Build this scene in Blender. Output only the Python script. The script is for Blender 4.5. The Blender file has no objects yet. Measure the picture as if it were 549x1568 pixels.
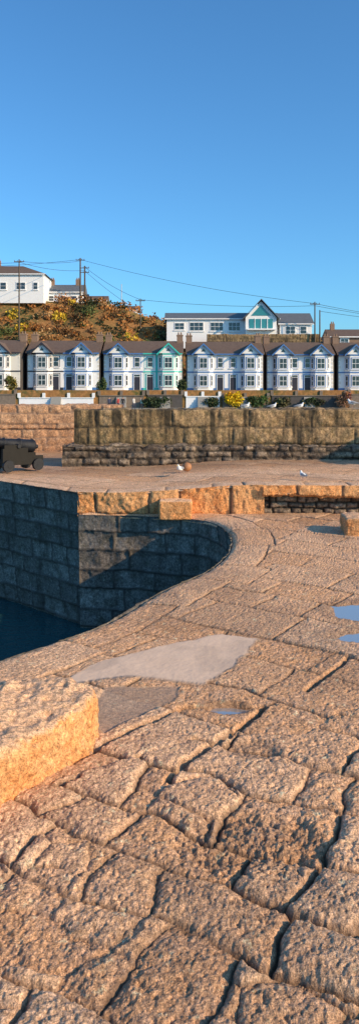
import bpy, bmesh, math, random
import numpy as np
from mathutils import Vector, Matrix
random.seed(7); rng=np.random.default_rng(7)
sc=bpy.context.scene
sc.view_settings.view_transform='Standard'; sc.view_settings.look='None'; sc.view_settings.exposure=0
S=1.7   # metres per near-field survey unit
# ---------------------------------------------------------------- noise
def h2(ix,iy,seed=0):
    n=(np.asarray(ix).astype(np.int64)*374761393+np.asarray(iy).astype(np.int64)*668265263+seed*144269504)&0xffffffff
    n=((n^(n>>13))*1274126177)&0xffffffff
    n=n^(n>>16)
    return n/4294967296.0
def vn(x,y,seed=0):
    ix=np.floor(x);iy=np.floor(y);fx=x-ix;fy=y-iy
    fx=fx*fx*(3-2*fx);fy=fy*fy*(3-2*fy)
    a=h2(ix,iy,seed);b=h2(ix+1,iy,seed);c=h2(ix,iy+1,seed);d=h2(ix+1,iy+1,seed)
    return a+(b-a)*fx+(c-a)*fy+(a-b-c+d)*fx*fy
def fbm(x,y,o=4,seed=0,g=.5):
    s=0;a=.5;t=0
    for i in range(o):
        s=s+a*vn(x,y,seed+i*17);t+=a;a*=g
        x,y=x*1.6+y*1.2+3.1,-x*1.2+y*1.6+1.7
    return s/t
def ss(a,b,x):
    t=np.clip((x-a)/(b-a),0,1);return t*t*(3-2*t)
def vn3(x,y,z,seed=0):
    iz=np.floor(z);fz=z-iz;fz=fz*fz*(3-2*fz)
    a=vn(x+iz*17.3,y+iz*9.7,seed);b=vn(x+(iz+1)*17.3,y+(iz+1)*9.7,seed)
    return a+(b-a)*fz
def sdf_poly(x,y,poly):
    d=np.full(x.shape,1e9);ins=np.zeros(x.shape,bool);n=len(poly)
    for i in range(n):
        ax,ay=poly[i];bx,by=poly[(i+1)%n]
        ex,ey=bx-ax,by-ay
        t=np.clip(((x-ax)*ex+(y-ay)*ey)/(ex*ex+ey*ey),0,1)
        d=np.minimum(d,np.hypot(x-ax-t*ex,y-ay-t*ey))
        if ay!=by:
            c=((ay>y)!=(by>y))&(x<(bx-ax)*(y-ay)/(by-ay)+ax)
            ins^=c
    return np.where(ins,-d,d)
def dist_path(x,y,path):
    d=np.full(x.shape,1e9);s=np.zeros(x.shape);acc=0
    for i in range(len(path)-1):
        ax,ay=path[i];bx,by=path[i+1];ex,ey=bx-ax,by-ay;L=math.hypot(ex,ey)
        t=np.clip(((x-ax)*ex+(y-ay)*ey)/(L*L),0,1)
        dd=np.hypot(x-ax-t*ex,y-ay-t*ey);m=dd<d
        d=np.where(m,dd,d);s=np.where(m,acc+t*L,s);acc+=L
    return d,s
def bricks(s,t,rows,blen,jit,seed,full=False):
    rows=np.asarray(rows)
    r=np.clip(np.searchsorted(rows,t,side='right')-1,0,len(rows)-2)
    t0=rows[r];t1=rows[r+1]
    L=blen*(.75+.6*h2(r,r*0+5,seed));q=s/L+h2(r,r*0+9,seed)*3
    i=np.floor(q)
    def B(k):return k+(h2(k,r,seed+3)-.5)*jit
    i=np.where(q<B(i),i-1,i);i=np.where(q>=B(i+1),i+1,i)
    ds=np.maximum(np.minimum((q-B(i)),(B(i+1)-q))*L,1e-4)
    dt=np.maximum(np.minimum(t-t0,t1-t),1e-4)
    d=(ds**-3+dt**-3)**(-1/3)
    if full:return d,h2(i,r,seed+11),h2(i,r,seed+12),ds
    return d,h2(i,r,seed+11),h2(i,r,seed+12)
def cells(u,v,seed,jit=.7):
    iv=np.floor(v);best=np.full(u.shape,1e9);sec=np.full(u.shape,1e9)
    bu=np.zeros(u.shape);bv=bu.copy();su=bu.copy();sv=bu.copy();bi=bu.copy()
    for dv in(-1,0,1):
        rv=iv+dv;off=.5*(np.mod(rv,2));iu=np.floor(u-off)
        for du in(-1,0,1):
            cu=iu+du
            pu=cu+off+.5+(h2(cu,rv,seed)-.5)*jit;pv=rv+.5+(h2(cu,rv,seed+1)-.5)*jit
            D=(u-pu)**2+(v-pv)**2;idv=h2(cu,rv,seed+2)
            m=D<best
            m2=(~m)&(D<sec)
            su=np.where(m,bu,np.where(m2,pu,su));sv=np.where(m,bv,np.where(m2,pv,sv));sec=np.where(m,best,np.where(m2,D,sec))
            bu=np.where(m,pu,bu);bv=np.where(m,pv,bv);bi=np.where(m,idv,bi);best=np.where(m,D,best)
    L=np.hypot(su-bu,sv-bv)+1e-6
    return (sec-best)/(2*L),bi,u-bu,v-bv
# ---------------------------------------------------------------- objects
def link(o,parent=None):
    sc.collection.objects.link(o)
    if parent is not None:o.parent=parent
    return o
def grid_obj(name,X,Y,Z,col,mat,flip=False,parent=None,caps=False,scale=S):
    n,m=X.shape
    co=np.stack([X,Y,Z],-1).reshape(-1,3).astype(np.float32)
    i,j=np.meshgrid(np.arange(n-1),np.arange(m-1),indexing='ij')
    a=(i*m+j).ravel();q=np.stack([a,a+1,a+m+1,a+m],-1)
    if flip:q=q[:,::-1]
    loops=q.ravel();starts=np.arange(0,len(loops),4)
    if caps:
        c1=np.arange(m);c2=(n-1)*m+np.arange(m)
        loops=np.concatenate([loops,c1 if not flip else c1[::-1],c2[::-1] if not flip else c2])
        starts=np.concatenate([starts,[len(q)*4,len(q)*4+m]])
    me=bpy.data.meshes.new(name);me.vertices.add(len(co));me.vertices.foreach_set('co',co.ravel())
    me.loops.add(len(loops));me.loops.foreach_set('vertex_index',loops.astype(np.int32))
    me.polygons.add(len(starts));me.polygons.foreach_set('loop_start',starts.astype(np.int32))
    me.update(calc_edges=True)
    if col is not None:
        at=me.color_attributes.new('mask','FLOAT_COLOR','POINT');at.data.foreach_set('color',col.reshape(-1).astype(np.float32))
    me.shade_smooth();me.materials.append(mat)
    o=bpy.data.objects.new(name,me);o.scale=(scale,)*3
    return link(o,parent)
class MB:
    def __init__(s):s.v=[];s.f=[]
    def add(s,vs,fs):
        k=len(s.v);s.v+=[tuple(v) for v in vs];s.f+=[tuple(i+k for i in f) for f in fs]
    def box(s,x0,x1,y0,y1,z0,z1,M=None):
        vs=[(x,y,z) for z in(z0,z1) for y in(y0,y1) for x in(x0,x1)]
        if M is not None:vs=[M@Vector(v) for v in vs]
        s.add(vs,[(0,2,3,1),(4,5,7,6),(0,1,5,4),(2,6,7,3),(0,4,6,2),(1,3,7,5)])
    def prism(s,poly,z0,z1,M=None):
        n=len(poly);vs=[(x,y,z0) for x,y in poly]+[(x,y,z1) for x,y in poly]
        if M is not None:vs=[M@Vector(v) for v in vs]
        s.add(vs,[tuple(range(n))[::-1],tuple(range(n,2*n))]+[(i,(i+1)%n,n+(i+1)%n,n+i) for i in range(n)])
    def hexa(s,b,t):
        s.add(list(b)+list(t),[(3,2,1,0),(4,5,6,7),(0,1,5,4),(1,2,6,5),(2,3,7,6),(3,0,4,7)])
    def cyl(s,c,r0,r1,h,n=12,M=None):
        vs=[];
        for k in range(n):
            a=2*math.pi*k/n;vs.append((c[0]+r0*math.cos(a),c[1]+r0*math.sin(a),c[2]))
        for k in range(n):
            a=2*math.pi*k/n;vs.append((c[0]+r1*math.cos(a),c[1]+r1*math.sin(a),c[2]+h))
        if M is not None:vs=[M@Vector(v) for v in vs]
        s.add(vs,[tuple(range(n))[::-1],tuple(range(n,2*n))]+[(i,(i+1)%n,n+(i+1)%n,n+i) for i in range(n)])
    def obj(s,name,mat,parent=None,smooth=False):
        me=bpy.data.meshes.new(name);me.from_pydata(s.v,[],s.f)
        bm=bmesh.new();bm.from_mesh(me);bmesh.ops.recalc_face_normals(bm,faces=bm.faces);bm.to_mesh(me);bm.free()
        me.materials.append(mat)
        if smooth:me.shade_smooth()
        return link(bpy.data.objects.new(name,me),parent)
def empty(name,loc=(0,0,0),scale=1,rz=0):
    e=bpy.data.objects.new(name,None);e.location=loc;e.scale=(scale,)*3;e.rotation_euler=(0,0,rz);return link(e)
# ---------------------------------------------------------------- materials
def newmat(name):
    m=bpy.data.materials.new(name);m.use_nodes=True;nt=m.node_tree;b=nt.nodes['Principled BSDF'];return m,nt,b
def N(nt,t,**k):
    n=nt.nodes.new(t)
    for a,v in k.items():setattr(n,a,v)
    return n
def mix(nt,f,a,b,bl='MIX'):
    n=N(nt,'ShaderNodeMix',data_type='RGBA',blend_type=bl)
    for i,v in((0,f),(6,a),(7,b)):
        if isinstance(v,bpy.types.NodeSocket):nt.links.new(v,n.inputs[i])
        elif i==0:n.inputs[0].default_value=v
        else:n.inputs[i].default_value=(*v,1)
    return n.outputs[2]
def math_(nt,op,a,b=0,c=None):
    n=N(nt,'ShaderNodeMath',operation=op)
    for i,v in enumerate((a,b)+((c,) if c is not None else ())):
        if isinstance(v,bpy.types.NodeSocket):nt.links.new(v,n.inputs[i])
        else:n.inputs[i].default_value=v
    return n.outputs[0]
def noise(nt,vec,scale,detail=4,rough=.55):
    n=N(nt,'ShaderNodeTexNoise');n.inputs['Scale'].default_value=scale;n.inputs['Detail'].default_value=detail;n.inputs['Roughness'].default_value=rough
    nt.links.new(vec,n.inputs['Vector']);return n.outputs[0]
def ramp(nt,f,a,b,ca=(0,0,0),cb=(1,1,1)):
    n=N(nt,'ShaderNodeValToRGB');n.color_ramp.elements[0].position=a;n.color_ramp.elements[1].position=b
    n.color_ramp.elements[0].color=(*ca,1);n.color_ramp.elements[1].color=(*cb,1);nt.links.new(f,n.inputs[0]);return n.outputs[0]
def bump(nt,b,h,st,dist=.02,prev=None):
    n=N(nt,'ShaderNodeBump');n.inputs['Strength'].default_value=st;n.inputs['Distance'].default_value=dist
    nt.links.new(h,n.inputs['Height'])
    if prev is not None:nt.links.new(prev,n.inputs['Normal'])
    return n.outputs[0]
def stone_mat(name,c1,c2,c3,cj,conc=(.80,.56,.39),fine=60,bstr=.6,streak=0,green=0,rough=.85,blot=.45,top=None):
    m,nt,b=newmat(name);L=nt.links
    tc=N(nt,'ShaderNodeTexCoord').outputs['Object']
    at=N(nt,'ShaderNodeAttribute',attribute_name='mask');sep=N(nt,'ShaderNodeSeparateColor');L.new(at.outputs['Color'],sep.inputs[0])
    R,G,B,A=sep.outputs[0],sep.outputs[1],sep.outputs[2],at.outputs['Alpha']
    big=noise(nt,tc,1.3,3);med=noise(nt,tc,7,6,.65);fi=noise(nt,tc,fine,5,.75);sp=noise(nt,tc,fine*3.3,2,.6);li=noise(nt,tc,16,5,.7)
    c=mix(nt,G,c1,c2);c=mix(nt,ramp(nt,med,.42,.66),c,c3)
    c=mix(nt,ramp(nt,big,.35,.7,(.0,)*3,(blot,)*3),c,(c1[0]*.62,c1[1]*.60,c1[2]*.62))
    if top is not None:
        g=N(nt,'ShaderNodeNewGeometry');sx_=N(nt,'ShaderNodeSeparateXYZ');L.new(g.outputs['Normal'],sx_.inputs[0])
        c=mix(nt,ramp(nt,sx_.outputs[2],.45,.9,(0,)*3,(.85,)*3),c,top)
    c=mix(nt,ramp(nt,li,.60,.68,(0,)*3,(.55,)*3),c,tuple(min(.8,x*1.25+.06) for x in c2))
    if green:c=mix(nt,math_(nt,'MULTIPLY',ramp(nt,med,.5,.6),green),c,(.09,.09,.04))
    c=mix(nt,1.0,c,ramp(nt,fi,.32,.68,(.40,)*3,(1.55,)*3),'MULTIPLY')
    c=mix(nt,1.0,c,ramp(nt,sp,.35,.65,(.64,)*3,(1.34,)*3),'MULTIPLY')
    if streak:
        mp=N(nt,'ShaderNodeMapping');mp.inputs['Scale'].default_value=(3.2,3.2,.35);L.new(tc,mp.inputs[0])
        st=noise(nt,mp.outputs[0],1.6,4,.6);c=mix(nt,math_(nt,'MULTIPLY',ramp(nt,st,.47,.62),streak),c,(.04,.034,.024))
    cc=mix(nt,fi,tuple(x*.85 for x in conc),tuple(x*1.12 for x in conc));cc=mix(nt,ramp(nt,med,.4,.7,(0,)*3,(.4,)*3),cc,tuple(x*.75 for x in conc))
    c=mix(nt,B,c,cc)
    c=mix(nt,math_(nt,'SUBTRACT',1,R),c,mix(nt,ramp(nt,med,.4,.6),cj,tuple(x*2.0 for x in cj)))
    c=mix(nt,A,c,mix(nt,.62,c,(.03,.022,.018)))
    L.new(c,b.inputs['Base Color'])
    L.new(math_(nt,'SUBTRACT',rough,math_(nt,'MULTIPLY',A,.45)),b.inputs['Roughness'])
    b.inputs['Specular IOR Level'].default_value=.2
    inv=math_(nt,'SUBTRACT',1.0,math_(nt,'MULTIPLY',B,.85))
    hh=math_(nt,'MULTIPLY',math_(nt,'ADD',fi,math_(nt,'MULTIPLY',sp,.35)),inv)
    hh2=math_(nt,'MULTIPLY',noise(nt,tc,fine*.45,5,.7),inv)
    n1=bump(nt,b,hh2,bstr*.8,.03);n2=bump(nt,b,hh,bstr,.018,n1);L.new(n2,b.inputs['Normal'])
    return m
def plain(name,c,rough=.6,var=.15,scale=4,metal=0,bumps=0,spec=.4):
    m,nt,b=newmat(name);tc=N(nt,'ShaderNodeTexCoord').outputs['Object']
    n=noise(nt,tc,scale,5,.6)
    nt.links.new(mix(nt,n,tuple(x*(1-var) for x in c),tuple(min(1,x*(1+var)) for x in c)),b.inputs['Base Color'])
    b.inputs['Roughness'].default_value=rough;b.inputs['Metallic'].default_value=metal;b.inputs['Specular IOR Level'].default_value=spec
    if bumps:nt.links.new(bump(nt,b,noise(nt,tc,scale*4,4),bumps,.05),b.inputs['Normal'])
    return m
M_pave=stone_mat('granite_paving',(.74,.40,.20),(.90,.59,.37),(.68,.41,.25),(.13,.08,.05),fine=55,bstr=.85,blot=.35)
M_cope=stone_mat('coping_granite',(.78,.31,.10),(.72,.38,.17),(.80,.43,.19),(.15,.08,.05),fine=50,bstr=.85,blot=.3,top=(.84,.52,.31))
M_wall=stone_mat('harbour_granite',(.17,.15,.13),(.33,.30,.26),(.13,.12,.105),(.045,.04,.035),fine=35,bstr=.6,green=.2,streak=.4)
M_back=stone_mat('weathered_granite',(.38,.25,.12),(.52,.35,.19),(.26,.18,.09),(.06,.045,.03),fine=30,bstr=.5,green=.3,streak=.92)
M_rub=stone_mat('rubble_stone',(.12,.085,.06),(.42,.32,.23),(.06,.048,.04),(.02,.016,.012),fine=30,bstr=.5)  # dark tones double as painted shade on the footing under the coping
M_orange=stone_mat('warm_blockwork',(.58,.30,.15),(.66,.41,.24),(.40,.24,.15),(.16,.11,.08),fine=30,bstr=.4)
def leafmat():
    m,nt,b=newmat('foliage');at=N(nt,'ShaderNodeAttribute',attribute_name='mask')
    nt.links.new(at.outputs['Color'],b.inputs['Base Color']);b.inputs['Roughness'].default_value=.7;b.inputs['Specular IOR Level'].default_value=.2
    return m
M_leaf=leafmat()
M_white=plain('white_render',(.88,.87,.86),.7,.04,.7)
M_cream=plain('cream_render',(.78,.73,.64),.7,.06,.7)
M_roof=plain('brown_slate',(.15,.10,.07),.7,.45,2.5,bumps=.3)
M_slate=plain('grey_slate',(.13,.14,.15),.6,.3,2,bumps=.3)
M_glass=plain('window_glass',(.03,.045,.06),.08,.2,1,spec=.8)
M_blue=plain('blue_trim',(.08,.20,.45),.5,.1)
M_black=plain('black_trim',(.035,.035,.05),.5,.2)
M_teal=plain('teal_trim',(.06,.55,.47),.5,.1)
M_brick=plain('chimney_brick',(.26,.17,.12),.8,.4,6)
M_dark=plain('dark_wall_side_shade',(.09,.08,.075),.8,.4,3)  # house sides painted dark in place of shade; dark garden walls share it
M_pole=plain('weathered_timber',(.11,.08,.055),.8,.3,3)
M_steel=plain('galvanised_steel',(.45,.45,.45),.5,.1)
M_wire=plain('cable',(.04,.04,.045),.6,.1)
M_iron=plain('cast_iron',(.015,.016,.02),.5,.4,20,bumps=.3,spec=.3)
M_timber=plain('dark_painted_timber',(.02,.018,.015),.7,.4,15,spec=.2)
M_road=plain('asphalt',(.08,.08,.082),.9,.2,2)
# ---------------------------------------------------------------- near quay plan
def chaikin(p,k=3):
    for _ in range(k):
        q=[p[0]]
        for a,b in zip(p[:-1],p[1:]):
            q.append((a[0]*.75+b[0]*.25,a[1]*.75+b[1]*.25));q.append((a[0]*.25+b[0]*.75,a[1]*.25+b[1]*.75))
        q.append(p[-1]);p=q
    return p
edge=chaikin([(-5,-3),(-2.6,2.8),(-1.6,4.1),(-1.118,4.6),(-.796,5.01),(-.519,5.36),(-.214,6.11),(.151,6.71),(.387,7.23),(.56,7.94),(.61,8.75),(.5,9.4),(.135,9.85),(-.57,10.04)],2)+[(-1.38,10.14)]
eY=np.array([p[1] for p in edge]);eX=np.array([p[0] for p in edge])
patch=[(-.70,4.15),(-.55,4.46),(-.145,4.76),(.268,5.03),(.52,4.93),(.30,4.42),(.13,4.17),(-.281,4.28)]
patch2=[(-.42,4.15),(.0,4.16),(-.05,3.97),(-.37,3.56),(-.47,3.72)]
cracks=[((-.06,3.15),(.45,3.88)),((.70,4.10),(1.06,4.6)),((-.50,3.30),(.02,3.88)),((.02,3.88),(.45,3.9))]
puddles=[(1.52,5.60,.42,.24),(1.32,4.98,.36,.16),(.25,3.88,.12,.07)]
rowsfar=np.cumsum([0]+list(.38+.22*rng.random(110)))-14
rowsnear=np.cumsum([0]+list(.20+.20*np.random.default_rng(5).random(120)))-9
def pave(x,y,coping=True):
    wx=(fbm(x*2.3,y*2.3,3,40)-.5);wy=(fbm(x*2.3,y*2.3,3,80)-.5)
    w2x=(fbm(x*9,y*9,4,41,.6)-.5);w2y=(fbm(x*9,y*9,4,81,.6)-.5)
    near=(y-3.38-.52*x+ (fbm(x*1.5,y*1.5,2,9)-.5)*.5)
    X=x+wx*.22+w2x*.045;Yy=y+wy*.22+w2y*.045
    u=X*.45+Yy*.893;v=X*.893-Yy*.45
    d1,id1,_b=bricks(v,u,rowsnear,.42,.75,15)
    dc1,idc1,lu,lv=cells(u/.20,v/.24,5,.8)
    d1=np.where(id1>.80,np.minimum(d1,dc1*.2+.008),d1);id1b=np.where(id1>.80,np.mod(id1+idc1,1.0),np.mod(id1*7.3,1))
    xf=x+wx*.09+w2x*.03;yf=y+wy*.09+w2y*.03
    uf=xf*.58+yf*.815;vf=xf*.815-yf*.58
    d2,id2,ic2=bricks(vf,uf,rowsfar,.75,.6,3)
    isn=near<0
    d=np.where(isn,np.minimum(d1,-near+.02),np.minimum(d2,near+.02));rid=np.where(isn,id1b,id2)
    band=np.zeros_like(x)
    if coping:
        de,s=dist_path(x,y,edge)
        de2=de+w2x*.03
        _,idc,idw,dsc=bricks(s+w2y*.04,de2,[-1,9],.62,.5,21,True)
        bw=.34+.26*idw
        inb=de2<bw;band=inb.astype(float)
        d=np.where(inb,np.minimum(dsc,bw-de2),np.minimum(d,de2-bw))
        rid=np.where(inb,idc,rid)
    d=np.maximum(d,0)
    nf=ss(.3,-.3,near)
    nf=nf*(1-band)
    jn=.62+.65*ss(.35,.65,fbm(x*2.2,y*2.2,3,500))
    depth=(.019+.011*nf)*jn
    wdt=.0085+.004*nf
    dome=(1-np.exp(-d/wdt))
    h=-depth*(1-dome)-.006*nf*np.exp(-d/.035)
    h+=(rid-.5)*(.012+.010*nf)*ss(0,.02,d)
    r1=fbm(x*3.2,y*3.2,4,100);r2=fbm(x*15,y*15,5,120,.62);r3=fbm(x*44,y*44,3,130,.7);r4=vn(x*100,y*100,140);r5=vn(x*170,y*170,141)
    pit3=np.clip(.40-r3,0,1)
    h+=(r1-.5)*(.010+.008*nf)+(r2-.5)*(.009+.007*nf)-pit3*.020+(r3-.5)*(.006+.003*nf)+(r4-.5)*.0045+(r5-.5)*.003
    R=ss(.000,.019,d)
    R=1-(1-R)*np.clip(jn,0,1)
    wet=np.zeros_like(x)
    g=ss(1.15,.6,np.hypot((x-.27)/.26,(y-2.74)/.16)+(r1-.5)*1.2+(r2-.5)*.6)
    h+=g*(-.018+(r3-.5)*.02);wet=np.maximum(wet,g*.5)
    g=ss(1.15,.7,np.hypot((x-.33)/.14,(y-3.42)/.10)+(r1-.5)*.5)
    h+=g*-.02;wet=np.maximum(wet,g*.5)
    for a,b in cracks:
        dc_,_=dist_path(x+w2x*.05,y+w2y*.05,[a,b]);k=ss(.028,.006,dc_)
        h-=k*.03;wet=np.maximum(wet,k*.9)
    conc=np.zeros_like(x)
    for P,zc,cv,wv in((patch,.004,1,.0),(patch2,-.010,.35,.55)):
        sd=sdf_poly(x+w2x*.05+wx*.05,y+w2y*.05,P);k=ss(.012,-.012,sd)
        h=h*(1-k)+k*(zc+(r1-.5)*.008+(r3-.5)*.003);conc=np.maximum(conc,k*cv);wet=np.maximum(wet,k*wv);R=np.maximum(R,k)
        wet=np.maximum(wet,ss(.03,.0,np.abs(sd))*.3)
    wet=np.maximum(wet,conc*ss(.5,.62,fbm(x*4,y*4,3,700))*.22)
    for px,py,rx,ry in puddles:
        q=np.hypot((x-px)/rx,(y-py)/ry)+(r1-.5)*.7
        h-=.045*ss(1.15,.5,q);wet=np.maximum(wet,ss(1.5,1.0,q)*.75)
    wet=np.maximum(wet,ss(.60,.74,fbm(x*1.1,y*1.1,3,300))*.35)
    if coping:
        h-=.05*np.exp(-de/.03)+.02*np.exp(-de/.1)
    return h,R,rid,conc,wet,band
Yr=list(np.arange(-3,1.3,.08));y=1.3
while y<10.2:
    Yr.append(y);y+=max(.0048,.0019*y*(.6+.12*y)) if y<9.3 else .012
Yr=np.array(Yr+[10.2]);xl=np.interp(Yr,eY,eX)
mid=560;rows=[]
for Y0,l in zip(Yr,xl):
    lo=max(-.31*abs(Y0)-.10,l+.02);hi=max(.31*abs(Y0)+.10,lo+.3)
    rows.append(np.concatenate([np.linspace(l,lo,36)[:-1],np.linspace(lo,hi,mid)[:-1],np.linspace(hi,11,60)]))
GX=np.array(rows);GY=np.repeat(Yr[:,None],GX.shape[1],1)
h,R,G,C,W,Bd=pave(GX,GY)
col=np.stack([R,G*.8+.2*Bd,C,W],-1)
grid_obj('quay_paving',GX,GY,h,col,M_pave)
mw,nt,b=newmat('puddle_water');b.inputs['Base Color'].default_value=(.58,.55,.52,1);b.inputs['Roughness'].default_value=.06;b.inputs['Metallic'].default_value=.6
for k,(px,py,rx,ry) in enumerate(puddles):
    n=60;vs=[(px+rx*1.15*math.cos(a)*(1+.12*math.sin(3*a+k)),py+ry*1.15*math.sin(a)*(1+.1*math.cos(2*a+k)),(-.020 if k<2 else -.034)) for a in np.linspace(0,2*math.pi,n,endpoint=False)]
    mb=MB();mb.add(vs,[tuple(range(n))]);o=mb.obj('rain_puddle',mw);o.scale=(S,)*3
# ---------------------------------------------------------------- block walls
def resample(path,res):
    P=np.array(path,float);L=np.concatenate([[0],np.cumsum(np.hypot(*np.diff(P,axis=0).T))])
    n=max(2,int(L[-1]/res));s=np.linspace(0,L[-1],n)
    return s,np.interp(s,L,P[:,0]),np.interp(s,L,P[:,1])
def block_wall(name,path,prof,courses,mat,res=.02,blen=.5,jit=.6,depth=.03,jw=.015,rough=.02,seed=1,side=1,flip=False,caps=False,warp=.03,z_at=None,scale=S):
    s,x,y=resample(path,res);tx=np.gradient(x);ty=np.gradient(y);l=np.hypot(tx,ty);nx,ny=side*ty/l,-side*tx/l
    t,o,z=resample(prof,res)
    to=np.gradient(o);tz=np.gradient(z);l=np.hypot(to,tz);no,nz=tz/l,-to/l
    T,Sg=np.meshgrid(t,s);
    wob=(fbm(Sg*1.7,T*1.7,3,seed+5)-.5);wob2=(fbm(Sg*9,T*9,3,seed+6)-.5)
    d,rid,_=bricks(Sg+wob*warp*3+wob2*warp,T+wob*warp*2+wob2*warp,courses,blen,jit,seed)
    r1=fbm(Sg*6,T*6,4,seed+7);r2=fbm(Sg*24,T*24,3,seed+8)
    disp=-depth*np.exp(-d/jw)+(rid-.5)*rough*.9+(r1-.5)*rough*1.6+(r2-.5)*rough*.8
    O=o[None,:]+no[None,:]*disp;Z=z[None,:]+nz[None,:]*disp
    X=x[:,None]+nx[:,None]*O;Y=y[:,None]+ny[:,None]*O
    if z_at is not None:Z=Z+z_at(X,Y,Z)
    colr=np.stack([ss(.0,.02+jw*.4,d),rid,np.zeros_like(d),np.zeros_like(d)],-1)
    return grid_obj(name,X,Y,Z,colr,mat,flip=flip,caps=caps,scale=scale)
cr=[-1]+list(np.cumsum([0.1]+[.27,.24,.3,.25,.28,.26,.24,.3,.3]))
block_wall('harbour_basin_wall',edge,[(.10,-1.95),(0.0,-.035)],cr,M_wall,res=.016,blen=.52,seed=31,side=1,depth=.03,rough=.022,flip=True)
block_wall('quay_side_wall',[(-1.38,10.14),(-1.45,10.19),(-14,21.8)],[(.25,-1.95),(.16,-1.45),(0,.275)],cr,M_wall,res=.02,blen=.5,seed=37,side=1,depth=.03,rough=.022,flip=True)
def ztop(x):return .275+.13*ss(-1.0,1.3,x)
sx=np.array([-1.38,-.75,1.12,1.16,12]);sy=np.array([10.16,10.10,9.97,9.90,9.75])
def lower(x):return np.where(x<-1.38,10.16+(-1.38-x)*(11.64/12.6),np.interp(x,sx,sy))
xs=np.concatenate([np.linspace(-13.5,-3.5,60)[:-1],np.linspace(-3.5,3.6,420)[:-1],np.linspace(3.6,12,80)])
ts=np.linspace(0,1,330)**1.5
RX=np.repeat(xs[:,None],len(ts),1);lo=lower(RX);RY=lo+ts[None,:]*(22-lo)
h,R,G,C,W,_=pave(RX,RY,False)
dd=RY-lo
cope=(dd<.38)
dB,idB,_=bricks(RX,dd,[-1,.38,9],.7,.5,77)
h2_=np.where(cope,(idB-.5)*.015-.02*np.exp(-dB/.02)+h*.3,h*.8)
W=np.maximum(np.where(cope,0,W*.6),ss(11.7,13.0,RY)*.6)
col=np.stack([np.where(cope,ss(0,.02,dB),R),np.where(cope,.9,G),np.zeros_like(R),W],-1)
grid_obj('upper_quay_paving',RX,RY,ztop(RX)+h2_-.03*np.exp(-dd/.03),col,M_pave,flip=True)
za=lambda X,Y,Z:(ztop(X)-.275)*ss(0,.2,Z)
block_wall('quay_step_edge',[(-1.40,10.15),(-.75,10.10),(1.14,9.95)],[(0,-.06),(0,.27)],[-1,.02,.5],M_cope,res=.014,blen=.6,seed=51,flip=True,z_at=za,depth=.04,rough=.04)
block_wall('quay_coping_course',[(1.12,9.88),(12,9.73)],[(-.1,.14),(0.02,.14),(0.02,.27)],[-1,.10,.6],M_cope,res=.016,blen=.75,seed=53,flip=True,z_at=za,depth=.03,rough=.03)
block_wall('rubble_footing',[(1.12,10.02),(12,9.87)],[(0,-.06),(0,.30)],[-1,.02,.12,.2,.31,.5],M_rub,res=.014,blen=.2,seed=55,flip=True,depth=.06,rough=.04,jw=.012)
block_wall('harbour_wall_plinth',[(-2.15,13.55),(13,13.3)],[(0,.2),(0,.66),(-.4,.66)],[-1,.12,.24,.36,.47,2],M_rub,res=.025,blen=.34,seed=61,flip=True,depth=.05,rough=.05,caps=False)
block_wall('harbour_back_wall',[(-1.97,13.8),(13,13.5)],[(0,.60),(0,1.33),(-.5,1.33),(-.5,.2)],[-1,.07,.39,.74,1.3,3],M_back,res=.025,blen=.8,seed=63,flip=True,depth=.04,rough=.035,caps=True)
block_wall('boundary_wall',[(-13,16.6),(-1.3,17)],[(0,.15),(0,.80),(.03,.80),(.03,1.36),(-.4,1.36),(-.4,.2)],[-1,.15,.3,.46,.65,.8,1.05,1.25,3],M_orange,res=.03,blen=.4,seed=65,flip=True,depth=.03,rough=.03,caps=True)
block_wall('seaward_quay_wall',[(10.9,-3),(10.9,22)],[(0.1,-2),(0,.3)],cr,M_wall,res=.08,blen=.5,seed=67,flip=True)
e=empty('added_shade_store',(0,0,0),S)  # added building outside the view, placed to shade the back wall
mb=MB();mb.box(6.2,7.8,10.9,12.8,.2,2.1);mb.add([(6.2,10.9,2.1),(7.8,10.9,2.1),(7.0,10.9,2.6),(6.2,12.8,2.1),(7.8,12.8,2.1),(7.0,12.8,2.6)],[(0,1,2),(3,5,4),(0,3,4,1)]);mb.obj('walls',M_back,e)
mb=MB()
for sg in(-1,1):mb.hexa([(7+sg*.92,10.8,2.04),(7,10.8,2.6),(7,12.9,2.6),(7+sg*.92,12.9,2.04)],[(7+sg*.92,10.8,2.12),(7,10.8,2.68),(7,12.9,2.68),(7+sg*.92,12.9,2.12)])
mb.obj('roof',M_slate,e)
mb=MB();mb.box(6.17,6.22,11.5,12.1,.42,1.6);mb.obj('door',M_timber,e)
# ---------------------------------------------------------------- rough stone blocks
def rough_block(name,poly,z0,z1,mat,vox=.010,bev=.045,amp=.03,seed=3,wet=0):
    mb=MB();mb.prism(poly,z0,z1);o=mb.obj(name+'_src',mat)
    bv=o.modifiers.new('b','BEVEL');bv.width=bev;bv.segments=3
    r=o.modifiers.new('r','REMESH');r.mode='VOXEL';r.voxel_size=vox
    dg=bpy.context.evaluated_depsgraph_get();me=bpy.data.meshes.new_from_object(o.evaluated_get(dg))
    bpy.data.objects.remove(o)
    n=len(me.vertices);co=np.zeros(n*3);me.vertices.foreach_get('co',co);co=co.reshape(-1,3);no=np.zeros(n*3);me.vertices.foreach_get('normal',no);no=no.reshape(-1,3)
    X,Y,Z=co.T;D=0;a=1;f=4
    for k in range(6):
        D=D+a*(vn3(X*f,Y*f,Z*f,seed+k)-.5);a*=.62;f*=2.15
    D2=np.clip(.45-vn3(X*30,Y*30,Z*30,seed+30),0,1)
    co=co+no*(D*amp-D2*amp*.6)[:,None];me.vertices.foreach_set('co',co.ravel())
    at=me.color_attributes.new('mask','FLOAT_COLOR','POINT');c=np.tile([1,.35,0,wet],(n,1));at.data.foreach_set('color',c.ravel())
    me.shade_smooth();me.materials.clear();me.materials.append(mat)
    o=bpy.data.objects.new(name,me);o.scale=(S,)*3;return link(o)
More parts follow.
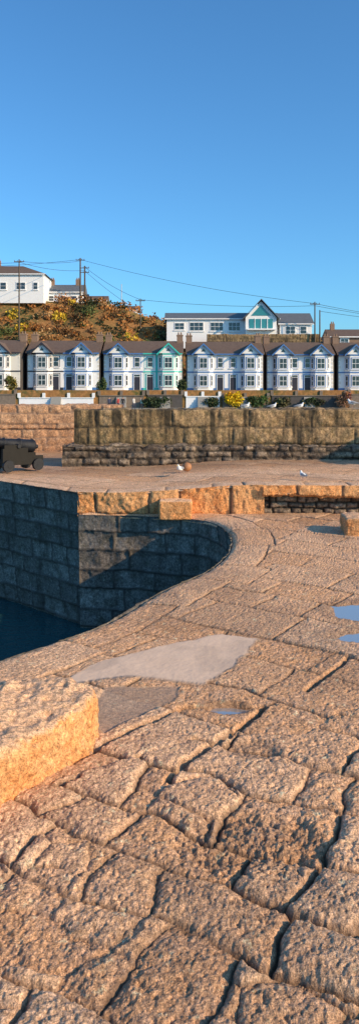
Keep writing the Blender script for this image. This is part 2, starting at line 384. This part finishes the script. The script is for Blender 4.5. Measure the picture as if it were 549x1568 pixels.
rough_block('granite_coping_block',[(-.53,3.24),(-.39,3.50),(-.40,3.62),(-.62,3.72),(-.98,3.83),(-2.0,2.9),(-1.7,1.9),(-1.3,2.0)],-.08,.205,M_cope,amp=.055)
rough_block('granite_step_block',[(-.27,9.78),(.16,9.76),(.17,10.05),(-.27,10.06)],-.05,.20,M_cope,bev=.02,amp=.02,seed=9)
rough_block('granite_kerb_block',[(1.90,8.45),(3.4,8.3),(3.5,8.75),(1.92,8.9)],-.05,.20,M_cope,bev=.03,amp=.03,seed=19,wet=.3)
# ---------------------------------------------------------------- water
m,nt,b=newmat('harbour_water');b.inputs['Base Color'].default_value=(.02,.075,.08,1);b.inputs['Roughness'].default_value=.08;b.inputs['IOR'].default_value=1.33
tc=N(nt,'ShaderNodeTexCoord').outputs['Object'];nt.links.new(bump(nt,b,noise(nt,tc,1.8,3),.5,.12),b.inputs['Normal'])
mb=MB();mb.add([(-3000,-3000,-2.75),(3000,-3000,-2.75),(3000,3000,-2.75),(-3000,3000,-2.75)],[(0,1,2,3)]);mb.obj('harbour_water',m)
# ---------------------------------------------------------------- far terrain
def Zt(x):return np.interp(x,[-200,-60,-36.4,-29.8,-15.2,-11.2,-3.3,-.6,6,60,200],[27,24,22.4,21.6,20.4,19.6,17,15,14.2,13.8,10])
def terr(x,y):
    t=np.clip((y-121)/(150-121),0,1);t=t*(.6+.4*t)
    z=4.2+(Zt(x)-4.2)*t+(fbm(x*.12,y*.12,3,200)-.5)*2.2*ss(0,.15,t)*(1-.6*t)
    z=z+np.maximum(y-150,0)*.01
    z=np.where(y<118.5,3.05,z);return np.where(y<103.4,.42,z)
ty=np.concatenate([[96,96.01,103.39,103.41,118.4,118.6],np.linspace(120,155,70),np.linspace(160,400,20),[800,2500]])
tx=np.concatenate([[-2500,-800,-300],np.linspace(-120,120,200),[300,800,2500]])
TX,TY=np.meshgrid(tx,ty,indexing='ij');TZ=terr(TX,TY);TZ[:,0]=-3
m,nt,b=newmat('hillside_grass');tc=N(nt,'ShaderNodeTexCoord').outputs['Object']
n1=noise(nt,tc,.25,5,.6);n2=noise(nt,tc,1.8,5,.7)
c=mix(nt,ramp(nt,n1,.4,.6),(.26,.13,.05),(.10,.10,.035));c=mix(nt,ramp(nt,n2,.45,.65),c,(.38,.19,.07))
nt.links.new(c,b.inputs['Base Color']);b.inputs['Roughness'].default_value=.9;b.inputs['Specular IOR Level'].default_value=.1
grid_obj('hillside_terrain',TX,TY,TZ,None,m,flip=True,scale=1)
mb=MB();mb.add([(-200,96.2,.424),(200,96.2,.424),(200,102,.424),(-200,102,.424)],[(0,1,2,3)]);mb.obj('harbour_road',M_road)
mb=MB();mb.box(-200,200,102,103.3,.3,.56);mb.obj('pavement',plain('pavement_slabs',(.3,.29,.27),.9,.15,1))
# ---------------------------------------------------------------- foliage masses
def leaf_mass(name,clumps,size):
    Cs=[];Co=[]
    for (c,r,n,colr) in clumps:
        d=rng.normal(size=(n,3));d/=np.linalg.norm(d,axis=1)[:,None]
        rad=rng.random(n)**.33*(.75+.35*rng.random(n));p=np.array(c)+d*rad[:,None]*np.array(r)
        a=rng.normal(size=(n,3));a/=np.linalg.norm(a,axis=1)[:,None];bq=np.cross(a,rng.normal(size=(n,3)));bq/=np.linalg.norm(bq,axis=1)[:,None]
        s=size*(.5+rng.random((n,1)));q=np.stack([p-a*s,p+bq*s*.6,p+a*s,p-bq*s*.6],1);Cs.append(q)
        k=np.array(colr)[None]*(.55+.9*rng.random((n,1)));Co.append(np.repeat(np.concatenate([k,np.ones((n,1))],1)[:,None],4,1))
    V=np.concatenate(Cs).reshape(-1,3).astype(np.float32);K=np.concatenate(Co).reshape(-1,4).astype(np.float32)
    me=bpy.data.meshes.new(name);me.vertices.add(len(V));me.vertices.foreach_set('co',V.ravel())
    me.loops.add(len(V));me.loops.foreach_set('vertex_index',np.arange(len(V),dtype=np.int32));me.polygons.add(len(V)//4);me.polygons.foreach_set('loop_start',np.arange(0,len(V),4,dtype=np.int32));me.update(calc_edges=True)
    at=me.color_attributes.new('mask','FLOAT_COLOR','POINT');at.data.foreach_set('color',K.ravel());me.materials.append(M_leaf)
    return link(bpy.data.objects.new(name,me))
pal=[(.48,.20,.055),(.48,.28,.12),(.26,.12,.045),(.11,.13,.04),(.045,.055,.022),(.62,.42,.04),(.14,.07,.03),(.36,.15,.045)]
cl=[]
for k in range(1000):
    x=random.uniform(-62,34);y=random.uniform(120,152)
    if x>-1 and y>137:continue
    z=float(terr(np.array([x]),np.array([y]))[0]);r=random.uniform(.4,2.0)
    g=float(fbm(np.array([x*.15]),np.array([y*.15]),3,77)[0])
    cidx=random.choice([0,1,2,7,6,0,4] if g>.48 else [3,4,6,3,5,4,0])
    if x>-1:cidx=random.choice([4,6,2,3])
    cl.append(((x,y,z+r*.25),(r,r,r*.75),int(60*r),pal[cidx]))
leaf_mass('hillside_scrub',cl,.24)
def bush(name,x,y,z,r,h,colr,n=500,size=.14):
    c=[((x,y,z+h*.5),(r,r*.7,h*.5),n,colr)]
    for k in range(5):c.append(((x+random.uniform(-r,r)*.7,y+random.uniform(-.4,.4),z+h*random.uniform(.4,.9)),(r*.4,r*.4,h*.25),n//5,tuple(v*random.uniform(.6,1.3) for v in colr)))
    return leaf_mass(name,c,size)
bush('yellow_shrub',7.7,102.6,.6,1.5,2.1,(.7,.48,.02))
bush('green_shrub',10.7,102.8,.6,1.8,1.6,(.06,.10,.03))
bush('green_shrub',4.3,102.8,.6,1.2,1.4,(.06,.08,.03))
bush('green_shrub',14.2,102.8,.6,1.3,1.5,(.10,.09,.04))
bush('green_shrub',18.5,102.8,.6,1.8,1.4,(.06,.07,.03))
bush('brown_shrub',22.7,102.5,.6,1.3,2.1,(.32,.17,.10))
bush('green_shrub',-3.2,102.8,.5,2.2,1.7,(.05,.07,.03))
bush('green_shrub',-11,104,2.4,.8,2.2,(.07,.10,.04))
bush('palm_like_shrub',-23.6,104,2.8,.9,2.2,(.18,.15,.04))
bush('green_shrub',.4,104,2.6,.7,2.0,(.07,.09,.04))
# ---------------------------------------------------------------- terrace houses
def win(parts,M,xc,z0,w,hh,trim,bars=1):
    t=.12
    parts[trim].box(xc-w/2-t,xc+w/2+t,-.05,.02,z0-t,z0+hh+t,M)
    parts['window_frames'].box(xc-w/2-.02,xc+w/2+.02,-.08,.0,z0-.02,z0+hh+.02,M)
    nb=bars
    cw=(w-.07*(nb+1))/nb
    for i in range(nb):
        x0=xc-w/2+.07+i*(cw+.07)
        for (a,bz) in((z0+.07,z0+hh*.5-.035),(z0+hh*.5+.035,z0+hh-.07)):
            parts['window_glass'].box(x0,x0+cw,-.095,-.01,a,bz,M)
    parts['window_frames'].box(xc-w/2-.18,xc+w/2+.18,-.16,.0,z0-.2,z0-.09,M)
def house(x0,x1,Y,zb,trimL,trimR,bayL,bayR,wallm,eaves=5.35,ridge=7.3,door='window_frames'):
    w=x1-x0;e=empty('white_terrace_house',(x0,Y,zb))
    mats={'walls':wallm,'roof':M_roof,'window_frames':M_white,'window_glass':M_glass,'trim_left':trimL,'trim_right':trimR,'chimney':M_brick,'gable_walls':M_white,'door':M_black,'side_walls':M_dark}
    P={k:MB() for k in mats};P['quoins']=MB();mats['quoins']=M_cream
    P['walls'].box(0.15,w-.15,0,8,-2.7,eaves);P['side_walls'].box(0,.149,.05,8,-1,eaves+.1);P['side_walls'].box(w-.149,w,.05,8,-1,eaves+.1)
    I=Matrix.Identity(4)
    for (ya,yb,za,zb2) in((-.35,4,eaves-.05,ridge),(8.35,4,eaves-.05,ridge)):
        P['roof'].hexa([(-.1,ya,za),(w+.1,ya,za),(w+.1,yb,zb2),(-.1,yb,zb2)],[(-.1,ya,za+.18),(w+.1,ya,za+.18),(w+.1,yb,zb2+.18),(-.1,yb,zb2+.18)])
    P['side_walls'].add([(0.02,0,eaves),(0.02,8,eaves),(0.02,4,ridge)],[(0,1,2)]);P['side_walls'].add([(w-.02,0,eaves),(w-.02,8,eaves),(w-.02,4,ridge)],[(0,1,2)])
    P['trim_left'].box(.1,w/2,-.06,.01,2.62,2.80);P['trim_right'].box(w/2+.003,w-.1,-.06,.01,2.62,2.80)
    P['trim_left'].box(.1,w/2,-.42,-.36,eaves-.1,eaves+.08);P['trim_right'].box(w/2+.003,w-.1,-.42,-.36,eaves-.1,eaves+.08)
    P['trim_left'].box(.1,w/2,-.04,.01,-.1,.35);P['trim_right'].box(w/2+.003,w-.1,-.04,.01,-.1,.35)
    for bx,tr in((bayL,'trim_left'),(bayR,'trim_right')):
        bw=1.45;f=.85;D=.95
        poly=[(bx-bw,.0),(bx-f,-D),(bx+f,-D),(bx+bw,0)]
        P['gable_walls'].prism(poly,-2.0,eaves+.05)
        for zt in(2.62,eaves-.15):
            pq=[(bx-bw-.07,.0),(bx-f-.03,-D-.07),(bx+f+.03,-D-.07),(bx+bw+.07,0)];P[tr].prism(pq,zt,zt+.17)
        Mf=Matrix.Translation((bx,-D,0));th=math.atan2(D,bw-f)
        Ml=Matrix.Translation((bx-(bw+f)/2,-D/2,0))@Matrix.Rotation(-th,4,'Z')
        Mr=Matrix.Translation((bx+(bw+f)/2,-D/2,0))@Matrix.Rotation(th,4,'Z')
        for z0 in(.65,3.25):
            win(P,Mf,0,z0,1.15,1.55,tr,2)
            win(P,Ml,0,z0,.5,1.55,tr,1);win(P,Mr,0,z0,.5,1.55,tr,1)
        gz=eaves+.05;ap=gz+1.35;yf=-D-.05
        P['gable_walls'].add([(bx-bw,yf,gz),(bx+bw,yf,gz),(bx,yf,ap),(bx-bw,2.5,gz),(bx+bw,2.5,gz),(bx,2.5,ap)],[(0,1,2),(3,5,4),(0,2,5,3),(1,4,5,2),(0,3,4,1)])
        for sg in(-1,1):
            a=(bx+sg*(bw+.25),gz-.2);c=(bx,ap+.05)
            P['roof'].hexa([(a[0],yf-.3,a[1]),(c[0],yf-.3,c[1]),(c[0],3.2,c[1]),(a[0],3.2,a[1])],[(a[0],yf-.3,a[1]+.14),(c[0],yf-.3,c[1]+.14),(c[0],3.2,c[1]+.14),(a[0],3.2,a[1]+.14)])
            P[tr].hexa([(a[0],yf-.36,a[1]-.16),(c[0],yf-.36,c[1]-.16),(c[0],yf-.3,c[1]-.16),(a[0],yf-.3,a[1]-.16)],[(a[0],yf-.36,a[1]+.1),(c[0],yf-.36,c[1]+.1),(c[0],yf-.3,c[1]+.1),(a[0],yf-.3,a[1]+.1)])
        P['window_glass'].add([(bx-.35,yf-.02,gz+.3),(bx+.35,yf-.02,gz+.3),(bx,yf-.02,gz+.8)],[(0,1,2)])
    mid=(bayL+bayR)/2;off=.95
    for sg,tr in((-1,'trim_left'),(1,'trim_right')):
        win(P,I,mid+sg*off,3.4,.8,1.45,tr,1)
        P[tr].box(mid+sg*off-.62,mid+sg*off+.62,-.07,.0,0,2.45);P['window_frames'].box(mid+sg*off-.52,mid+sg*off+.52,-.09,0,0.02,2.35)
        P['door'].box(mid+sg*off-.42,mid+sg*off+.42,-.11,-.02,.04,1.95);P['window_glass'].box(mid+sg*off-.42,mid+sg*off+.42,-.11,-.02,2.02,2.28)
        P['chimney'].box((.0 if sg<0 else w-.9),(.9 if sg<0 else w),3.5,4.6,ridge-1,ridge+1.1)
        P['chimney'].box((-.06 if sg<0 else w-.96),(.96 if sg<0 else w+.06),3.44,4.66,ridge+.95,ridge+1.12)
        for q in(.25,.65):
            P['chimney'].cyl(((q if sg<0 else w-q),4.05,ridge+1.12),.13,.10,.4,8)
    for cx in(.15,w-.37):
        for k in range(9):P['quoins'].box(cx,cx+.22+(.1 if k%2 else 0)*(1 if cx<1 else 0),-.03,.01,k*.58+.4,k*.58+.78)
    if trimR is M_teal:
        for (xa,xb) in((w*.5+.2,mid+off-.8),(mid+off+.8,bayR-1.6)):
            if xb>xa:P['trim_right'].box(xa,xb,-.03,.01,.4,5.2)
    for k,mbk in P.items():
        if mbk.v:mbk.obj(k,mats[k],e)
    return e
house(-45,-33.4,107,3.1,M_blue,M_blue,2.4,9.2,M_white)
house(-33,-22.9,107,3.1,M_black,M_black,2.2,7.1,M_cream)
house(-22.3,-11.6,108,3.1,M_black,M_blue,2.4,8.1,M_white)
house(-11.2,.5,108.5,3.05,M_blue,M_teal,2.3,9.6,M_white)
house(1.0,12.4,109,3.0,M_blue,M_blue,2.5,9.4,M_white)
house(12.95,23.1,110.5,3.0,M_blue,M_blue,2.4,8.0,M_white)
house(23.7,34.2,111,3.0,M_blue,M_blue,2.5,8.2,M_white)
house(34.8,46,112,3.0,M_blue,M_blue,2.5,8.2,M_white)
M_step=plain('step_stone',(.35,.33,.3))
M_gstone=plain('garden_wall_stone',(.22,.17,.13),.85,.5,3,bumps=.4)
def gwall(x0,x1,h,mat,name):
    e=empty(name);a=MB();a.box(x0,x1,103.3,103.6,.3,h);a.obj('wall',mat,e)
    c=MB();c.box(x0-.05,x1+.05,103.2,103.7,h,h+.12)
    n=max(2,int((x1-x0)/2.6))
    for k in range(n+1):
        xx=x0+(x1-x0)*k/n;c.box(xx-.2,xx+.2,103.22,103.68,h+.1,h+.75)
    c.obj('coping_and_piers',M_white if mat is M_white else M_gstone,e)
    r=MB()
    for zz in(.3,.5):
        r.box(x0,x1,103.42,103.48,h+zz,h+zz+.05)
    r.obj('rails',M_black,e)
    s=MB();xm=(x0+x1)/2
    for k in range(9):s.box(xm-.7,xm+.7,102.0+k*.14,103.25,.3+k*.2,.3+(k+1)*.2+.0)
    s.obj('steps',M_step,e)
gwall(-33,-22.9,2.4,M_gstone,'front_garden_wall')
gwall(-22.4,-12,1.9,M_white,'front_garden_wall')
gwall(-11.2,-5,2.2,M_gstone,'front_garden_wall');gwall(-4.4,.4,2.3,M_dark,'front_garden_wall')
gwall(.9,5.6,2.1,M_white,'front_garden_wall');gwall(6,12.4,1.9,M_gstone,'front_garden_wall');gwall(12.9,23.2,2.2,M_dark,'front_garden_wall');gwall(23.7,34,2.4,M_gstone,'front_garden_wall')
# ---------------------------------------------------------------- hill-top houses
def simple_house(name,x0,x1,y0,y1,zb,ze,zr,wallm,roofm,hip=0,wins=(),chim=()):
    e=empty(name);a=MB();a.box(x0,x1,y0,y1,zb,ze);ym=(y0+y1)/2
    if not hip:a.add([(x0,y0,ze),(x0,y1,ze),(x0,ym,zr)],[(0,1,2)]);a.add([(x1,y0,ze),(x1,y1,ze),(x1,ym,zr)],[(0,1,2)])
    a.obj('walls',wallm,e);r=MB();o=.4
    A=[(x0-o,y0-o,ze-.1),(x1+o,y0-o,ze-.1),(x1+o,y1+o,ze-.1),(x0-o,y1+o,ze-.1)];R0=(x0+hip-(o if not hip else 0),ym,zr);R1=(x1-hip+(o if not hip else 0),ym,zr)
    r.add(A+[R0,R1],[(0,1,5,4),(1,2,5),(2,3,4,5),(3,0,4)]);r.obj('roof',roofm,e)
    f=MB();f.box(x0-o,x1+o,y0-o-.04,y0-o+.02,ze-.28,ze-.08);f.obj('fascia',M_white,e)
    P={'window_frames':MB(),'window_glass':MB(),'trim':MB()}
    for (xc,z0,w,h,bars) in wins:win(P,Matrix.Translation((0,y0,0)),xc,z0,w,h,'trim',bars)
    if wins:
        P['window_frames'].obj('window_frames',M_white,e);P['window_glass'].obj('window_glass',M_glass,e);P['trim'].obj('trim',M_white,e)
    c=MB()
    for cx in chim:
        c.box(cx-.4,cx+.4,ym-.4,ym+.4,zr-1,zr+1.1);c.cyl((cx-.15,ym,zr+1.1),.13,.1,.4,8);c.cyl((cx+.2,ym,zr+1.1),.13,.1,.4,8)
    if chim:c.obj('chimney',M_brick,e)
    return e
simple_house('white_hilltop_house',-46,-27,147,156,20.5,26.4,28.6,M_white,M_roof,5,[(-38.5,23.2,1.6,1.4,2),(-35,23.2,1.2,1.4,1),(-31.5,23.2,1.8,1.4,2),(-28.6,23.2,.9,1.4,1)],(-37,))
simple_house('white_cottage',-28.3,-20.2,153,160,19.5,23.6,25.5,M_white,M_slate,0,[(-26.5,21.6,1.1,1.1,1),(-24,21.6,1.1,1.1,1),(-21.8,21.6,1.1,1.1,1)],(-26.8,-21.5))
simple_house('white_bungalow',-20,-15.4,154,160,19.5,21.9,23.2,M_white,M_roof,0,[(-18.5,20.6,1,.9,1)])
simple_house('brown_roofed_cottage',-14,-9,156,162,18,20.2,21.3,M_white,M_roof,0)
e=simple_house('large_white_clifftop_house',-2.4,18.5,139,147,11,16.7,18.1,M_white,M_slate,0,[(0,14.5,1.8,1.3,2),(3.2,14.3,2.6,1.6,3),(7,14.3,2.4,1.6,3),(10.3,14.3,2.2,1.6,3)])
a=MB();a.prism([(12.2,136.6),(17.9,136.6),(17.9,139.2),(12.2,139.2)],11,16.6)
a.add([(12.2,136.6,16.6),(17.9,136.6,16.6),(15.05,136.6,19.6),(12.2,141,16.6),(17.9,141,16.6),(15.05,141,19.6)],[(0,1,2),(3,5,4)]);a.obj('gable_walls',M_white,e)
r=MB()
for sg in(-1,1):
    a0=15.05+sg*3.4;z0=16.2;z1=19.85
    r.hexa([(a0,136,z0),(15.05,136,z1),(15.05,143,z1),(a0,143,z0)],[(a0,136,z0+.15),(15.05,136,z1+.15),(15.05,143,z1+.15),(a0,143,z0+.15)])
r.obj('gable_roof',M_slate,e)
g=MB();g.add([(13.2,136.55,16.9),(16.9,136.55,16.9),(15.05,136.55,18.9)],[(0,1,2)]);g.box(12.9,17.2,136.5,136.7,14.6,16.3);g.obj('gable_glazing',plain('teal_glass',(.03,.22,.24),.1,.2,1,spec=.8),e)
g=MB()
for xx in(13.9,15.05,16.2):g.box(xx-.06,xx+.06,136.42,136.6,14.5,16.4)
g.box(12.4,17.7,135.6,136.55,14.2,14.4);g.obj('balcony_and_mullions',M_white,e)
simple_house('slate_roofed_house',18.7,24.6,137.5,146,11,15.6,17.9,M_white,M_slate,0,[(20.6,13.6,1.8,1.4,2),(23,13.6,1.2,1.4,1)])
simple_house('white_bungalow',28.5,44,139,147,10,13.3,14.9,M_brick,M_roof,0,[(31,11.6,1.5,1.2,2),(35,11.6,1.5,1.2,2)],(29.5,36))
block_wall('retaining_wall',[(5,135.5),(25.5,135.0)],[(0,9.5),(0,13.4),(-.5,13.4)],[-10]+[k*.5 for k in range(12)],M_back,res=.25,blen=1.2,seed=71,flip=True,scale=1,depth=.1,jw=.08,rough=.15)
# ---------------------------------------------------------------- utility poles and cables
def pole(name,x,y,z0,z1,arms=1,mat=M_pole,r=.15):
    e=empty(name,(x,y,z0));a=MB();a.cyl((0,0,-1),r,r*.7,z1-z0+1,10);a.obj('post',mat,e)
    b_=MB();
    for k in range(arms):
        zz=z1-z0-.5-k*.9;b_.box(-.9,.9,-.12,0,zz,zz+.14)
        for xx in(-.8,-.3,.3,.8):b_.cyl((xx,-.06,zz+.14),.06,.04,.22,6)
    if arms:b_.obj('crossarm_and_insulators',mat,e)
    return e
pole('utility_pole',-28.6,132,12.5,26.5,1);pole('utility_pole',-20.1,150,20,30,1,r=.2);pole('utility_pole',-19.2,150,20,28.4,2,r=.2)
pole('lamp_post',-11.9,152,19,25,0,M_steel,.1);pole('utility_pole',-7.6,144,15,21,1,r=.13);pole('utility_pole',24.6,134.5,11,19.2,1);pole('utility_pole',25.5,134.5,11,17.7,0)
def cable(pts,sag):
    cu=bpy.data.curves.new('overhead_cable','CURVE');cu.dimensions='3D';cu.bevel_depth=.035;cu.bevel_resolution=1
    for a,b_ in zip(pts[:-1],pts[1:]):
        sp=cu.splines.new('POLY');n=24;sp.points.add(n)
        for k in range(n+1):
            t=k/n;p=[a[i]*(1-t)+b_[i]*t for i in range(3)];p[2]-=sag*4*t*(1-t);sp.points[k].co=(*p,1)
    cu.materials.append(M_wire);link(bpy.data.objects.new('overhead_cable',cu))
cable([(-62,150,28.5),(-20.1,150,29.7),(24.6,134.5,18.9),(60,134.5,15)],.9)
cable([(-28.6,132,26.2),(-20.1,150,29.4)],.4);cable([(-62,135,27.2),(-28.6,132,25.9)],.5)
cable([(-19.2,150,28.2),(-7.6,144,20.8),(24.6,134.5,18.5),(60,130,13.5)],.6)
cable([(-28.6,132,26),(-19.2,150,27.5)],.6);cable([(-19.2,150,27.4),(-8,150,19)],.4);cable([(25.5,134.5,17.5),(60,128,13)],.4)
# ---------------------------------------------------------------- skin helper
def skin(name,verts,edges,radii,mat,parent,sub=2,root=0):
    me=bpy.data.meshes.new(name);me.from_pydata(verts,edges,[]);o=link(bpy.data.objects.new(name,me),parent)
    md=o.modifiers.new('s','SKIN');md.use_smooth_shade=True
    for i,r in enumerate(radii):
        v=me.skin_vertices[0].data[i];v.radius=r if isinstance(r,tuple) else (r,r);v.use_root=(i==root)
    sb=o.modifiers.new('ss','SUBSURF');sb.levels=sub;sb.render_levels=sub
    me.materials.append(mat);return o
M_gw=plain('white_feathers',(.8,.8,.78),.7,.05);M_gg=plain('grey_feathers',(.30,.32,.35),.7,.1);M_gy=plain('yellow_beak',(.6,.4,.05),.5,.1);M_pink=plain('pink_leg',(.5,.28,.22),.6,.1)
def gull(x,y,z,rz,s,sit=False):
    e=empty('herring_gull',(x*S,y*S,z*S),s,rz);q=.0 if not sit else -.12
    skin('body',[(-.20,0,.20+q),(-.10,0,.20+q),(.0,0,.20+q),(.10,0,.24+q),(.14,0,.31+q),(.16,0,.36+q),(.20,0,.355+q)],[(i,i+1) for i in range(6)],[(.02,.012),(.06,.055),(.095,.09),(.08,.08),(.045,.045),(.048,.045),(.02,.02)],M_gw,e,root=2)
    skin('beak',[(.20,0,.352+q),(.245,0,.345+q),(.262,0,.33+q)],[(0,1),(1,2)],[.013,.011,.005],M_gy,e,1)
    for sg in(-1,1):
        skin('wing_l' if sg>0 else 'wing_r',[(.08,sg*.06,.25+q),(-.04,sg*.08,.235+q),(-.17,sg*.045,.215+q),(-.28,sg*.015,.20+q)],[(0,1),(1,2),(2,3)],[(.03,.035),(.025,.06),(.018,.035),(.006,.01)],M_gg,e,1,1)
        if not sit:
            skin('leg_l' if sg>0 else 'leg_r',[(.0,sg*.035,.17),(-.01,sg*.035,.09),(.0,sg*.035,.01),(.045,sg*.04,.006)],[(0,1),(1,2),(2,3)],[.016,.008,.008,.009],M_pink,e,1)
    eb=MB()
    for sg in(-1,1):eb.box(.175,.187,sg*.036-.004,sg*.036+.004,.366+q,.376+q)
    eb.obj('eyes',M_black,e)
    return e
gull(.01,11.6,.355,4.2,.72);gull(1.73,10.35,.405,2.0,.62)
gull(1.25,14.0,1.34,.2,.72,True);gull(1.76,14.0,1.34,.1,.68,True);gull(2.27,14.0,1.34,.1,.72,True);gull(3.27,14.0,1.34,2.9,.8)
e=empty('mooring_buoy',(.12*S,12.0*S,.36*S),S);bm=bmesh.new();bmesh.ops.create_uvsphere(bm,u_segments=24,v_segments=14,radius=.078)
for v in bm.verts:v.co.z=v.co.z*.95+.07
me=bpy.data.meshes.new('float');bm.to_mesh(me);bm.free();me.shade_smooth();me.materials.append(plain('faded_orange_buoy',(.40,.18,.08),.6,.3,12));link(bpy.data.objects.new('float',me),e)
skin('ring',[(.03*math.cos(a),0,.155+.02*math.sin(a)) for a in np.linspace(0,2*math.pi,8,endpoint=False)],[(i,(i+1)%8) for i in range(8)],[.006]*8,M_iron,e,1)
# ---------------------------------------------------------------- cannon
def lathe(name,prof,mat,parent,n=28):
    mb=MB();vs=[];fs=[]
    for (x,r) in prof:
        for k in range(n):
            a=2*math.pi*k/n;vs.append((x,r*math.cos(a),r*math.sin(a)))
    for i in range(len(prof)-1):
        for k in range(n):fs.append((i*n+k,i*n+(k+1)%n,(i+1)*n+(k+1)%n,(i+1)*n+k))
    mb.add(vs,fs);return mb.obj(name,mat,parent,True)
e=empty('ship_cannon',(-2.86*S,12.75*S,.29*S),S*.60,math.radians(222))
br=lathe('barrel',[(-.80,0),(-.80,.05),(-.74,.07),(-.70,.04),(-.66,.07),(-.64,.19),(-.58,.21),(-.55,.19),(-.2,.175),(-.18,.19),(-.14,.19),(-.12,.165),(.3,.14),(.32,.155),(.35,.155),(.37,.13),(.88,.105),(.95,.12),(1.02,.145),(1.04,.14),(1.04,.07),(.8,.065),(.8,0)],M_iron,e)
br.location=(0,0,.76);br.rotation_euler=(0,math.radians(-8),0)
cg=MB()
for sg in(-1,1):
    y0,y1=(.2,.3) if sg>0 else (-.3,-.2)
    for (a,b_,z0,z1) in((-.8,.5,.18,.36),(-.8+.0,-.55,.36,.42),(-.55,.5,.36,.52),(-.3,.5,.52,.66),(-.05,.45,.66,.76)):cg.box(a,b_,y0,y1,z0,z1)
cg.box(-.75,-.6,-.2,.2,.2,.32);cg.box(.3,.45,-.2,.2,.2,.34);cg.obj('carriage',M_timber,e)
wh=MB()
for xx in(-.6,.35):
    for sg in(-1,1):
        Mx=Matrix.Translation((xx,sg*.34-.05,.17))@Matrix.Rotation(-math.pi/2,4,'X');wh.cyl((0,0,0),.17,.17,.1,20,Mx)
    Mx=Matrix.Translation((xx,-.4,.17))@Matrix.Rotation(-math.pi/2,4,'X');wh.cyl((0,0,0),.04,.04,.8,10,Mx)
Mx=Matrix.Translation((0,-.34,.72))@Matrix.Rotation(-math.pi/2,4,'X');wh.cyl((0,0,0),.06,.06,.68,14,Mx)
wh.obj('truck_wheels_and_axles',M_iron,e)
# ---------------------------------------------------------------- people
def person(x,y,rz,top,legs,hair,stride=.12,arm=.1,hgt=1.0):
    m,nt,b=newmat('clothing');tc=N(nt,'ShaderNodeTexCoord').outputs['Object'];sp=N(nt,'ShaderNodeSeparateXYZ');nt.links.new(tc,sp.inputs[0])
    r=N(nt,'ShaderNodeValToRGB');r.color_ramp.interpolation='CONSTANT';el=r.color_ramp.elements
    el[0].position=0;el[0].color=(.02,.02,.02,1);el[1].position=.05;el[1].color=(*legs,1)
    for p,c in((.47,top),(.80,(.45,.27,.19)),(.905,hair)):
        q=el.new(p);q.color=(*c,1)
    nt.links.new(math_(nt,'DIVIDE',sp.outputs[2],1.8),r.inputs[0]);nt.links.new(r.outputs[0],b.inputs['Base Color']);b.inputs['Roughness'].default_value=.8
    e=empty('pedestrian',(x,y,.43),hgt,rz);s=stride
    V=[(0,0,.95),(0,0,1.15),(0,0,1.38),(0,0,1.49),(.01,0,1.60),(.01,0,1.70),
       (0,.09,.9),(s,.10,.5),(s*.9,.10,.08),(s*.9+.15,.11,.04),
       (0,-.09,.9),(-s*.2,-.10,.5),(-s*1.4,-.10,.10),(-s*1.4+.14,-.11,.04),
       (0,.19,1.40),(-arm*.4,.25,1.12),(arm*.6,.25,.88),(arm*.9,.25,.78),
       (0,-.19,1.40),(arm*.3,-.25,1.12),(arm*1.4,-.25,.90),(arm*1.8,-.24,.81)]
    E=[(0,1),(1,2),(2,3),(3,4),(4,5),(0,6),(6,7),(7,8),(8,9),(0,10),(10,11),(11,12),(12,13),(2,14),(14,15),(15,16),(16,17),(2,18),(18,19),(19,20),(20,21)]
    Rr=[(.12,.15),(.11,.14),(.12,.17),.055,(.09,.08),(.085,.075),.09,.06,.042,(.045,.03),.09,.06,.042,(.045,.03),.06,.048,.034,(.04,.022),.06,.048,.034,(.04,.022)]
    skin('body',V,E,Rr,m,e,2);return e
person(-9.4,99.2,1.9,(.04,.05,.10),(.03,.03,.05),(.05,.03,.02))
person(-8.2,99,2.4,(.35,.05,.05),(.03,.03,.06),(.03,.02,.02),.08)
person(-7.6,99.3,1.5,(.03,.03,.035),(.05,.06,.12),(.1,.06,.03),.05,.15)
person(-6.1,98.9,-.6,(.55,.53,.5),(.04,.05,.1),(.05,.03,.02),.15)
person(-5.2,99.1,0,(.05,.15,.2),(.02,.02,.03),(.2,.13,.06),.16,.2,.95)
# ---------------------------------------------------------------- camera, sun, sky
cam=bpy.data.cameras.new('camera');co=link(bpy.data.objects.new('camera',cam));co.location=(0,0,1.65*S);co.rotation_euler=(math.pi/2,0,0)
cam.sensor_fit='VERTICAL';cam.sensor_height=36;cam.sensor_width=36;cam.lens=1130/1568*36;cam.shift_y=-184/1568;cam.clip_start=.05;cam.clip_end=6000;sc.camera=co
el=math.radians(24);D=Vector((.88,-.475,0)).normalized()*math.cos(el);D.z=math.sin(el)
l=bpy.data.lights.new('sun','SUN');l.energy=5;l.angle=math.radians(.5);l.color=(1,.73,.45);lo_=link(bpy.data.objects.new('sun',l));lo_.rotation_euler=D.to_track_quat('Z','Y').to_euler()
w=bpy.data.worlds.new('World');sc.world=w;w.use_nodes=True;nt=w.node_tree;bg=nt.nodes['Background']
sk=N(nt,'ShaderNodeTexSky');sk.sky_type='NISHITA';sk.sun_disc=False;sk.sun_elevation=el;sk.sun_rotation=math.atan2(D.x,D.y);sk.air_density=1.0;sk.dust_density=1.0;sk.ozone_density=1.6
nt.links.new(mix(nt,1.0,sk.outputs[0],(.54,1.08,1.48),'MULTIPLY'),bg.inputs[0]);bg.inputs[1].default_value=.14
